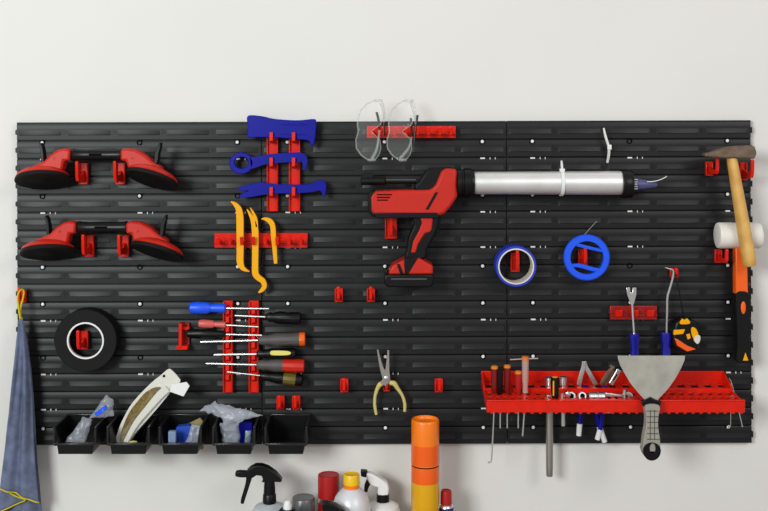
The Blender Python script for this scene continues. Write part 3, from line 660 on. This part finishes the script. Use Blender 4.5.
B().lathe((555, 376.6, 52), (0, 1, 0), [(0, 1.6), (.4, 3), (1.2, 3)], 12).out('end_cap', YEL, T, h)
B().tube([(555, 400, 52), (555, 406, 52)], .9, 8).out('shaft', STEEL, T)
def plier(lb, x, y0, D, jl, hl, mat, tipm, jm=STEELD):
    """jl: polylines of the two jaws, hl: polylines of the two handles"""
    T = Thing('small_pliers', lb, 'pliers', (x, 443, D), D, 'small pliers standing in the red shelf')
    for q, dz in zip(jl, (-1, 1)):
        B().ribbon(q, D+dz-1.4, D+dz+1.4).out('jaw', jm if jm is IRON else STEEL, T, bev=.4)
    for q, dz in zip(hl, (-1.6, 1.6)):
        a = [(p[0], p[1], D+dz) for p in q]
        h = B().tube(a[:-1], [2, 2.4, 2.4], 10, 3).out('handle', mat, T)
        B().tube(a[-2:], [2.8, 2.6], 10).out('grip_end', tipm, T, h)
plier('small pliers with steel jaws spread in an upturned V, blue handles below the shelf', 585, 362, 15,
      [[(596, 385, 4.6), (591, 376, 4.6), (586, 367, 4.2), (584.5, 361.5, 3.6)], [(578.5, 385, 4.6), (580.5, 376, 4.4), (583, 367, 4.2), (583.5, 361, 3.6)]],
      [[(584, 386), (582, 400), (580, 424), (579, 436)], [(588, 386), (593, 400), (599, 426), (604.5, 441.5)]], BLUE, WHITE)
plier('small brown jawed pliers with blue handles, left of the scraper blade', 607, 368, 20,
      [[(604, 385, 3.0), (608, 378, 4.5), (612, 371, 4), (611, 365, 2)], [(601, 384, 3.0), (605, 377, 4), (609, 371, 3.6), (614, 366, 2)]],
      [[(604, 386), (604, 400), (600.5, 430), (597.5, 440)], [(606, 386), (607, 400), (608, 408), (608.5, 412)]], BLUE, WHITE, IRON)
T = Thing('steel_bracket', 'flat pale steel bar leaning in the shelf beside the scraper blade', 'bar', (612, 384, 25), 25)
B().ribbon([(610.5, 384.5, 5), (615, 377, 5), (619, 369.5, 5)], 24, 26).out('bar', STEEL, T, bev=.6)
B().ribbon([(613, 380.5, 1.2), (616.8, 374, 1.2)], 25.8, 26.5).out('slot', DARK, T)
# sockets lying on the lower tray
def socket(lb, x0, x1, y, r, D, mat=STEEL, ax=(1, 0, 0)):
    T = Thing('socket', lb, 'socket', (x0, y+r, D), D, 'chrome sockets lying on the red shelf')
    L = x1-x0
    a = Vector(ax).normalized()
    o = B().lathe((x0, y, D), ax, [(1, r*.55), (0, r*.6), (0, r*.92), (.4, r), (L*.48, r), (L*.5, r*.9), (L*.56, r*.9), (L*.6, r), (L-.4, r), (L, r*.9), (L, r*.5)], 24)
    o.out('barrel', mat, T)
    B().lathe(Vector((x0, y, D))-a*.15, ax, [(0, r*.6), (.4, r*.6)], 6).out('square_hole', DARK, T)
socket('chrome socket standing end on, open ring towards the viewer, left of the row', 571.5, 579, 396, 4.3, 50, STEEL, (0, .3, -1))
socket('second chrome socket end on, just left of the banded one', 582.5, 590, 396, 4.2, 50, STEEL, (0, .3, -1))
socket('wide chrome socket lying on its side with bands, middle of the row', 588.5, 604.5, 396.6, 4.4, 50)
socket('tiny chrome socket leaning on the left of the row', 566, 571, 392, 2.6, 50, STEEL, (.6, .8, 0))
T = Thing('ratchet', 'chrome ratchet lying in the shelf behind the scraper neck', 'ratchet', (605, 400, 50), 50)
B().ribbon([(604, 394.5, 4), (611, 395, 3.6), (620, 395.5, 2.6), (628, 396, 4)], 48, 51).out('handle', STEEL, T, bev=.6)
B().lathe((628, 397, 46), (0, 0, 1), [(0, 4), (.5, 5), (4, 5), (5, 4)], 24).out('head', STEEL, T)
B().box(608, 618, 397.5, 399.5, 48, 50).out('inlay', DARK, T)
T = Thing('extension_bar', 'short chrome extension bar standing by the scraper neck', 'bar', (624, 400, 52), 54)
B().lathe((624.5, 389, 54), (0, 1, 0), [(0, 1), (.4, 1.8), (6, 1.8), (6.4, 1.2), (10.5, 1.2)], 12).out('bar', STEEL, T)
single(T)
# hex keys at the right
T = Thing('hex_key', 'thin steel hex key with a ball end at the right of the shelf, upright', 'hex key', (730, 428, 20), 20, 'hex keys at the right end of the shelf')
B().tube([(729, 378, 20), (731, 381.5, 20), (730.8, 400, 20), (730.6, 424, 20), (730.4, 427, 20), (727.5, 427.4, 20)], .5, 6).out('rod', STEEL, T)
B().lathe((727.8, 425.8, 20), (0, 1, 0), [(0, .3), (.5, 1.4), (1.6, 1.7), (2.7, 1.4), (3.2, .3)], 12).out('ball_end', STEEL, T)
T = Thing('hex_key', 'thin slanting steel hex key at the far right end of the shelf', 'hex key', (742, 428, 24), 24, 'hex keys at the right end of the shelf')
B().tube([(730.5, 380, 24), (733, 388, 24), (738.5, 410, 24), (742.5, 427, 24)], .5, 6).out('rod', STEEL, T); single(T)

# ---------------------------------------------------------------- scraper
D = 68
T = Thing('scraper', 'wide steel scraper with a grey handle, hanging on the shelf front', 'scraper', (650, 458, D), D)
bl = [(617.6, 355.6), (685, 355.6), (684.4, 360), (681, 368), (676, 377), (670, 386), (664, 393), (658.5, 398.5), (656, 404), (646, 404), (644, 399), (638.5, 393), (631, 384), (625.5, 375), (620.5, 366), (618, 359)]
B().prism(bl, D-.5, D+.5).out('blade', BLADE, T)
B().prism([(640.5, 401), (645, 399), (650, 396.5), (655, 399), (661, 401), (659, 406), (656, 407.5), (645, 407.5), (642.5, 405.5)], D-2, D+3).out('bolster', BLACK, T, bev=.8)
hp = [(644.2, 404), (657.8, 404), (657, 415), (656.8, 425), (658.6, 438), (659, 447), (658.6, 449.5)]
left = [(641.8, 449.5), (641.4, 446), (642.4, 436), (644.6, 424), (644.8, 414)]
h = B().prism(cat(hp+left, 3, True), D-4, D+6).out('handle', GREYL, T, bev=2)
b = B()
for k in range(6): b.box(645+.2*k-(.5 if k > 3 else 0), 656.6+(.5*k if k > 3 else 0), 409+k*5.6, 409.7+k*5.6, D+5.4, D+6.3)
b.box(648.4, 649, 408, 438, D+5.4, D+6.3); b.box(652.6, 653.2, 408, 438, D+5.4, D+6.3)
b.out('grip_grooves', GREY, T, h)
o_ = []; i_ = []
for k in range(28):
    a = 2*PI*k/28; o_.append((650.2+8.9*math.cos(a), 448.5+10*math.sin(a) if math.sin(a) > 0 else 448.5+8*math.sin(a))); i_.append((650.9+3.0*math.cos(a), 446.3+5.2*math.sin(a)))
B().ringprism(o_, i_, D-4, D+7).out('hang_end', BLACK, T, h, bev=1)

# ---------------------------------------------------------------- bins and what they hold
DBN = 50
def bin_(x, lb):
    T = Thing('storage_bin', lb, 'storage bin', (x+21, 453, 25), DBN, 'black storage bins along the bottom of the board')
    def L(b): b.v = [(v[0]*1.045+x, v[1]+1.6, v[2]) for v in b.v]; return b
    Wd = 41.5
    def tray():
        b = B()
        b.box(4.5, Wd-4.5, 450.5, 453, 3, 48)                         # floor
        b.box(1, Wd-1, 425.5, 453, 1.6, 3.6)                          # back
        b.prism([(4.5, 453), (5.9, 451), (5.9, 443), (4.5, 443)], 46.5, 48.5) # corner
        b.box(Wd-5.9, Wd-4.5, 443, 453, 46.5, 48.5)
        b.box(4.5, Wd-4.5, 443.5, 453, 46.5, 48.6)                    # front wall
        for sx in (0, 1):
            xa, xb = (0.6, 2.4) if not sx else (Wd-2.4, Wd-.6)
            xl, xm = (4.5, 6.1) if not sx else (Wd-6.1, Wd-4.5)
            vs = [(xa, 427, 3), (xb, 427, 3), (xb, 427, 48), (xa, 427, 48), (xl, 453, 3), (xm, 453, 3), (xm, 453, 48), (xl, 453, 48)]
            b.add(vs, [(0, 1, 2, 3), (4, 5, 6, 7), (0, 1, 5, 4), (1, 2, 6, 5), (2, 3, 7, 6), (3, 0, 4, 7)])
        return L(b)
    shared('bint', tray, 'tray', BLACK, T, bev=.3)
    def rim():
        b = B().box(1, Wd-1, 441.6, 444, 46.5, 51)
        for xa in (0, Wd-2.2):
            b.box(xa, xa+2.2, 426, 443.5, 47, 50)
            b.box(xa, xa+2.2, 425.4, 427.6, 3, 50)
        b.box(0, Wd, 425, 427.2, 1.6, 5)
        return L(b)
    shared('binr', rim, 'rim', RIM, T, bev=.5)
    return T
BX = [53, 106.3, 158.3, 212, 264.3]
for x, lb in zip(BX, ['black bin holding a crumpled grey zip bag, leftmost of the five', 'black bin holding a long upright packet of brass bits, second from the left',
                      'black bin holding a blue box and folded papers, middle of the five', 'black bin overflowing with clear bags, fourth from the left', 'empty black bin, rightmost of the five']):
    bin_(x, lb)
D = 34
T = Thing('zip_bag', 'crumpled clear zip bag sagging out of the leftmost bin', 'plastic bag', (80, 448, D), D)
B().pillow([(82, 418, 30), (91, 421, 28), (84, 447, 33), (65, 442, 34)], 8, D, 1.3, 3).out('bag_body', BAG, T, sm=80)
B().pillow([(103, 398, 22), (111, 403, 22), (111, 419, 24), (87, 420, 28)], 8, D, 1.5, 5).out('bag_neck', BAG, T, sm=80)
lab(B().ribbon([(94, 416, 4), (99, 413, 4.4), (105, 408, 3.6)], 27.5, 29.5).out('zip_strip', BLUEB, T), 'blue zip strip')
T = Thing('parts_packet', 'long white edged packet of brass bits leaning out of the second bin', 'packet', (122, 448, 30), 30)
B().prism(cat([(115, 446), (118, 431), (124, 417), (133, 402), (150, 384), (161, 375), (168.5, 369), (173, 371.5), (178, 377), (180, 382), (170, 393), (155, 411), (137, 431), (124, 447)], 3, True), 28.6, 29.8).out('backing_card', CREAM, T)
B().prism(cat([(120.5, 440), (122, 430), (129, 413), (137, 402), (146, 392), (156, 387), (162, 389), (157, 398), (139, 416), (128, 432), (124, 442)], 3, True), 29.5, 32).out('brass_contents', BRASS, T, bev=1)
B().ribbon([(168, 388, 8), (160, 395, 8), (148, 409, 7), (136, 424, 6), (126, 442, 5)], 30, 33).out('folded_edge', CREAM, T, bev=1)
B().pillow([(160, 380, 32), (172, 390, 33), (128, 444, 34), (117, 440, 34)], 5, 33, .8, 12).out('clear_pouch', GLASS, T, sm=80)
B().prism([(172, 384), (187, 381.5), (190, 385.5), (184, 396), (170, 391)], 31, 32.6).out('header_tab', WHITE, T, bev=.3)
B().lathe((164, 376, 29.9), (0, 0, 1), [(0, 1.3), (.5, 1.3)], 14).out('hang_hole', DARK, T)
T = Thing('rubber_plug', 'small yellow round plug at the front of the second bin', 'plug', (133, 451, 40), 40)
B().lathe((133, 441, 40), (0, 1, 0), [(0, 1.5), (.8, 4), (3, 4.8), (8, 4.8), (9, 4)], 20).out('plug', LEMON, T); single(T)
T = Thing('blue_box', 'small bright blue box standing in the middle bin', 'box', (184, 450, 22), 22)
B().prism([(177, 426), (190, 424), (194, 429), (192, 449), (180, 449)], 18, 28).out('carton', M('blue_card', (20, 70, 180), .5), T, bev=.4); single(T)
T = Thing('folded_paper', 'folded tan paper sticking up at the back of the middle bin', 'paper', (192, 449, 12), 12)
B().prism([(184, 426), (200, 418), (203, 421), (203, 449), (186, 449)], 9, 13).out('paper', M('tan_paper', (150, 136, 88), .7), T, bev=.3); single(T)
T = Thing('plastic_sachet', 'crumpled clear sachet on the right in the middle bin', 'plastic bag', (190, 449, 38), 38)
B().pillow([(192, 424), (201, 426), (199, 447), (184, 446)], 7, 38, 1.2, 31).out('sachet', BAGW, T, sm=80); single(T)
T = Thing('small_box', 'pale blue glassy box at the front left of the middle bin', 'box', (172, 449, 42), 42)
B().box(168.5, 176, 431, 449, 38, 44).out('carton', M('pale_blue_plastic', (120, 140, 170), .3), T, bev=.6); single(T)
T = Thing('clear_bag', 'large milky plastic bag draped over the top of the fourth bin', 'plastic bag', (230, 424, 26), 26)
B().pillow([(199, 411, 24), (214, 403, 22), (250, 411, 26), (240, 421, 34)], 7, 26, 2.0, 41).out('bag_flap', BAGW, T, sm=80)
B().pillow([(214, 405, 28), (246, 409, 28), (263, 414, 30), (226, 423, 34)], 8, 30, 1.5, 47).out('bag_body', BAGW, T, sm=80)
T = Thing('clear_bag', 'bulging bag of small white parts inside the fourth bin', 'plastic bag', (230, 449, 36), 36)
B().pillow([(219, 424), (238, 424), (240, 447), (222, 447)], 14, 32, 1.6, 52).out('bag', BAGW, T, sm=80); single(T)
T = Thing('blue_card_packet', 'small dark blue card in the back of the fourth bin', 'card', (246, 430, 20), 20)
B().box(237, 252, 423, 450, 14, 20).out('card', BLUE, T, bev=.4); single(T)
T = Thing('pale_sachet', 'small pale green sachet at the right of the fourth bin', 'plastic bag', (248, 448, 36), 36)
B().pillow([(245, 431), (251, 431), (250, 449), (244, 449)], 4, 34, 1, 57).out('sachet', M('pale_green_film', (120, 136, 140), .35), T, sm=80); single(T)

# ---------------------------------------------------------------- towel
D = 16
T = Thing('towel', 'blue grey microfibre towel with yellow edging hanging on the left', 'towel', (20, 520, D), D)
def edge(y, tab):
    for (ya, a), (yb, c) in zip(tab, tab[1:]):
        if y <= yb: f = (y-ya)/(yb-ya); return a*(1-f)+c*f
    return tab[-1][1]
LF = [(318, 20.8), (330, 19.4), (350, 17.6), (375, 15.4), (400, 12.6), (430, 9), (460, 5.2), (490, 1.5), (540, -4)]
RT = [(318, 22.6), (325, 24.5), (340, 27.5), (370, 31), (400, 33.2), (430, 34.8), (460, 36.4), (490, 39.2), (540, 43)]
def front(u, v):
    yb = 487+v*14-1.2*math.sin(v*PI); y = 318+(yb-318)*u
    a, c = edge(y, LF), edge(y, RT); sp = min(1, u*2.5)
    x = a+(c-a)*v
    return (x, y, D+4+sp*(2.6*math.sin(v*9+1)+1.6*math.sin(v*17+u*4))+2.5*math.sin(v*PI)*sp+1.1*noise.noise(Vector((x*.15, y*.06, 2))))
B().grid(40, 28, front).out('front_fold', CLOTH, T, solid=1.2, sm=80)
def back(u, v):
    y = 318+(545-318)*u; a, c = edge(y, LF)-1.8*min(1, u*2), edge(y, RT)-1.6
    x = a+(c-a)*v
    return (x, y, D-4+min(1, u*2.5)*(2.2*math.sin(v*8+3)+1.2*math.sin(v*15+u*3)))
B().grid(40, 28, back).out('back_fold', CLOTH, T, solid=1.2, sm=80)
def mid(u, v):
    y0 = 470; yb = 512-v*12; y = y0+(yb-y0)*u; a = edge(y, LF)-1; c = 26
    return (a+(c-a)*v, y, D+.5+1.2*math.sin(v*7))
B().grid(10, 12, mid).out('middle_fold', CLOTH, T, solid=1.0, sm=80)
B().tube([front(1, i/28) for i in range(29)], .9, 8).out('hem', HEM, T)
B().tube([mid(1, i/12) for i in range(13)], .8, 8).out('hem', HEM, T)
B().tube([mid(1, 1)]+[(24.5, 498.5, D+1.5), (17, 496, D+1.5), (10, 492.5, D+1.5)], .8, 8).out('hem', HEM, T)
B().tube([back(i/40, 0) for i in range(0, 41)], .7, 8).out('hem', HEM, T)
B().tube([(21.5, 320, D+3), (20.2, 308, D+4), (18.5, 298, D+3), (19, 292, D), (21, 290, D-3), (22.6, 293, D-4), (22.6, 300, D), (21.2, 308, D+2), (21.5, 320, D+2)], .95, 8, 4).out('hanging_loop', HEM, T)

# ---------------------------------------------------------------- bottles and cans on the bench
D = DB
def can(name, lb, cat_, x, prof_parts, d=DB, group=None):
    yb = HY+(YB-HY)*(F-DB)/(F-d)
    T = Thing(name, lb, cat_, (x, yb, d), d, group)
    last = None
    for nm, mat, prof in prof_parts:
        prof = [(yb-(YB-h) if h > 560 else h, r) for h, r in prof]
        B().lathe((x, 0, d), (0, 1, 0), prof, 40).out(nm, mat, T, sm=40)
    return T
T = can('spray_can', 'tall orange and yellow spray can with an orange cap', 'spray can', 425.3,
    [('cap', ORGC, [(421.5, 11.2), (419.8, 11.8), (418.8, 12.8), (419.4, 13.6), (421, 14), (443, 14), (463.6, 14), (464, 12)][::1]),
     ('collar', DARK, [(463.6, 12), (463.8, 13.5), (465, 13.5), (465.2, 12)]),
     ('upper_body', ORGD, [(464.6, 12), (465, 13.9), (466, 14.1), (481, 14.1), (481.1, 12)]),
     ('body', OCH, [(480.6, 12), (480.8, 14.12), (YB-2, 14.12), (YB-.2, 13), (YB, 10)])])
B().ring((425.3, 443, DB), (0, 1, 0), 13.6, 14.35, 19.5, 40, .2).out('cap_band', ORGD, T)
# black trigger spray bottle
def sprayer(T, x, body, nozzle, trigger, neck, collar, mats, d=DB):
    hd = B().prism(body, d-5, d+5).out('spray_head', mats[0], T, bev=1.4)
    B().prism(nozzle, d-3.4, d+3.4).out('nozzle', mats[1], T, bev=.8)
    B().ribbon(trigger, d-3, d+3).out('trigger', mats[1], T, bev=.8)
    B().lathe((x, 0, d), (0, 1, 0), neck, 24).out('neck', mats[0], T)
    B().lathe((x, 0, d), (0, 1, 0), collar, 24).out('collar', mats[1], T)
T = Thing('spray_bottle', 'spray bottle with an all black trigger head', 'spray bottle', (269.5, YB, D), DB, 'trigger spray bottles')
sprayer(T, 269.5, [(246.5, 470.5), (250, 467), (255.5, 464), (262, 464), (269, 466.6), (276, 471.5), (282.4, 479), (281.5, 480.8), (274, 480.5), (262, 481), (263.5, 478), (262, 474.5), (257, 474), (253, 476.5), (246.5, 476)],
        [(235.6, 471.2), (240, 470.6), (247.5, 471), (247.5, 476.6), (241, 476.6), (235.6, 475.6)],
        [(249.5, 476, 6), (248, 483, 4.6), (245.6, 491, 4.2), (243.4, 498, 4), (242.4, 503, 3)],
        [(478, 5), (486, 5.6), (494, 6), (495, 5)], [(493.6, 6), (494.6, 6.6), (502, 6.9), (503, 6)], [BLACK, BLACK])
B().lathe((269.5, 0, D), (0, 1, 0), [(502.5, 5), (503.6, 9), (506, 14.5), (511, 17.5), (520, 18.5), (YB-3, 18.5), (YB, 16)], 36).out('bottle', TRANSB, T)
D = 24; YB24 = HY+(YB-HY)*(F-DB)/(F-24)
T = Thing('spray_bottle', 'white spray bottle with a white head and black nozzle and trigger', 'spray bottle', (383, YB24, 24), 24, 'trigger spray bottles')
sprayer(T, 383, [(366.5, 471.8), (372, 472.5), (380, 477), (387.5, 482), (389, 487), (388.4, 494), (377.5, 494), (378, 486), (371, 484.5), (367, 478)],
        [(360.6, 469.6), (367.5, 470.2), (366.5, 476.8), (361, 475.6)],
        [(369.5, 480, 5.5), (366.6, 486, 4.6), (366, 491.5, 3.2)],
        [(488, 5), (495, 5.5)], [(493.4, 5.6), (494, 6.3), (501, 6.5), (501.4, 5)], [WHITE, BLACK], d=24)
B().lathe((383, 0, D), (0, 1, 0), [(501, 5), (502, 10), (505, 15.5), (511, 17.5), (YB24-3, 17.5), (YB24, 15)], 36).out('bottle', WHITE, T)
T = can('dispenser_bottle', 'small bottle with a white nozzle cap beside the grey lidded tin', 'bottle', 287.5,
    [('cap', WHITE, [(500, 1.4), (500.6, 3), (503, 3.6), (506, 4.3), (509.5, 4.4), (510, 3)]),
     ('collar', BLACK, [(508.5, 4), (509, 7.5), (512, 9.5), (516, 10), (517, 8)]),
     ('bottle', GREYP, [(516, 8), (518, 11), (YB-2, 11), (YB, 9)])], d=DB+27)
T = can('tin', 'tin with a plain grey metal lid behind the small white capped bottle', 'can', 303.5,
    [('lid', GREYP, [(497.5, 9.5), (497, 10.6), (498, 11.4), (511, 11.5), (511.4, 10)]),
     ('body', SILV, [(511, 10), (511.4, 11), (YB-2, 11), (YB, 10)])], d=DB-12)
T = can('spray_can', 'spray can with a plain dark red cap, left of the silver bottle', 'spray can', 328.6,
    [('cap', REDC, [(474.8, 9.2), (474, 9.8), (474.4, 10.5), (476, 10.7), (496.6, 10.8), (497, 9)]),
     ('shoulder', STEEL, [(496, 8), (498, 9.5), (501, 10.6), (502, 10)]),
     ('body', REDD, [(501, 10.2), (502, 10.9), (YB-2, 10.9), (YB, 9.6)])], d=20)
T = can('silver_bottle', 'silver round shouldered bottle with a yellow screw cap', 'bottle', 351.5,
    [('cap', YELC, [(474.5, 6.5), (473.8, 7.4), (475, 8), (483.6, 8.3), (484, 7)]),
     ('cap_ring', ORGC, [(483.4, 7), (483.8, 7.8), (487.2, 8), (487.6, 7)]),
     ('bottle', SILV, [(487, 7.2), (488.5, 9.4), (492, 13), (497, 16.4), (503, 18.4), (510, 19.2), (520, 19.4), (YB-3, 19.4), (YB, 16)])], d=DB+5)
T = can('small_spray_can', 'small blue spray can with a red cap beside the tall orange can', 'spray can', 446.2,
    [('cap', REDC, [(490.6, 3.6), (490, 4.4), (490.6, 5.3), (492, 5.6), (503.5, 5.8), (504, 5)]),
     ('shoulder', STEEL, [(503.4, 5), (504.6, 6.6), (506.5, 7.2), (507, 6.5)]),
     ('body', NAVY, [(506.5, 6.8), (507, 7.5), (YB-2, 7.5), (YB, 6.5)])], d=DB-6)
T = Thing('trigger_gun', 'black plastic nozzle slanting in front of the red capped can', 'nozzle', (334, YB*.997, 75), 75)
B().prism([(321.5, 502), (325, 501.3), (335, 503.6), (343.5, 508.5), (346, 512), (346, 520), (332, 520), (323, 511)], 70, 79).out('lever', BLACK, T, bev=1)
B().lathe((336, 0, 76), (0, 1, 0), [(517, 6), (522, 9), (HY+(YB-HY)*(F-DB)/(F-75), 9)], 24).out('bottle', BLACK, T)
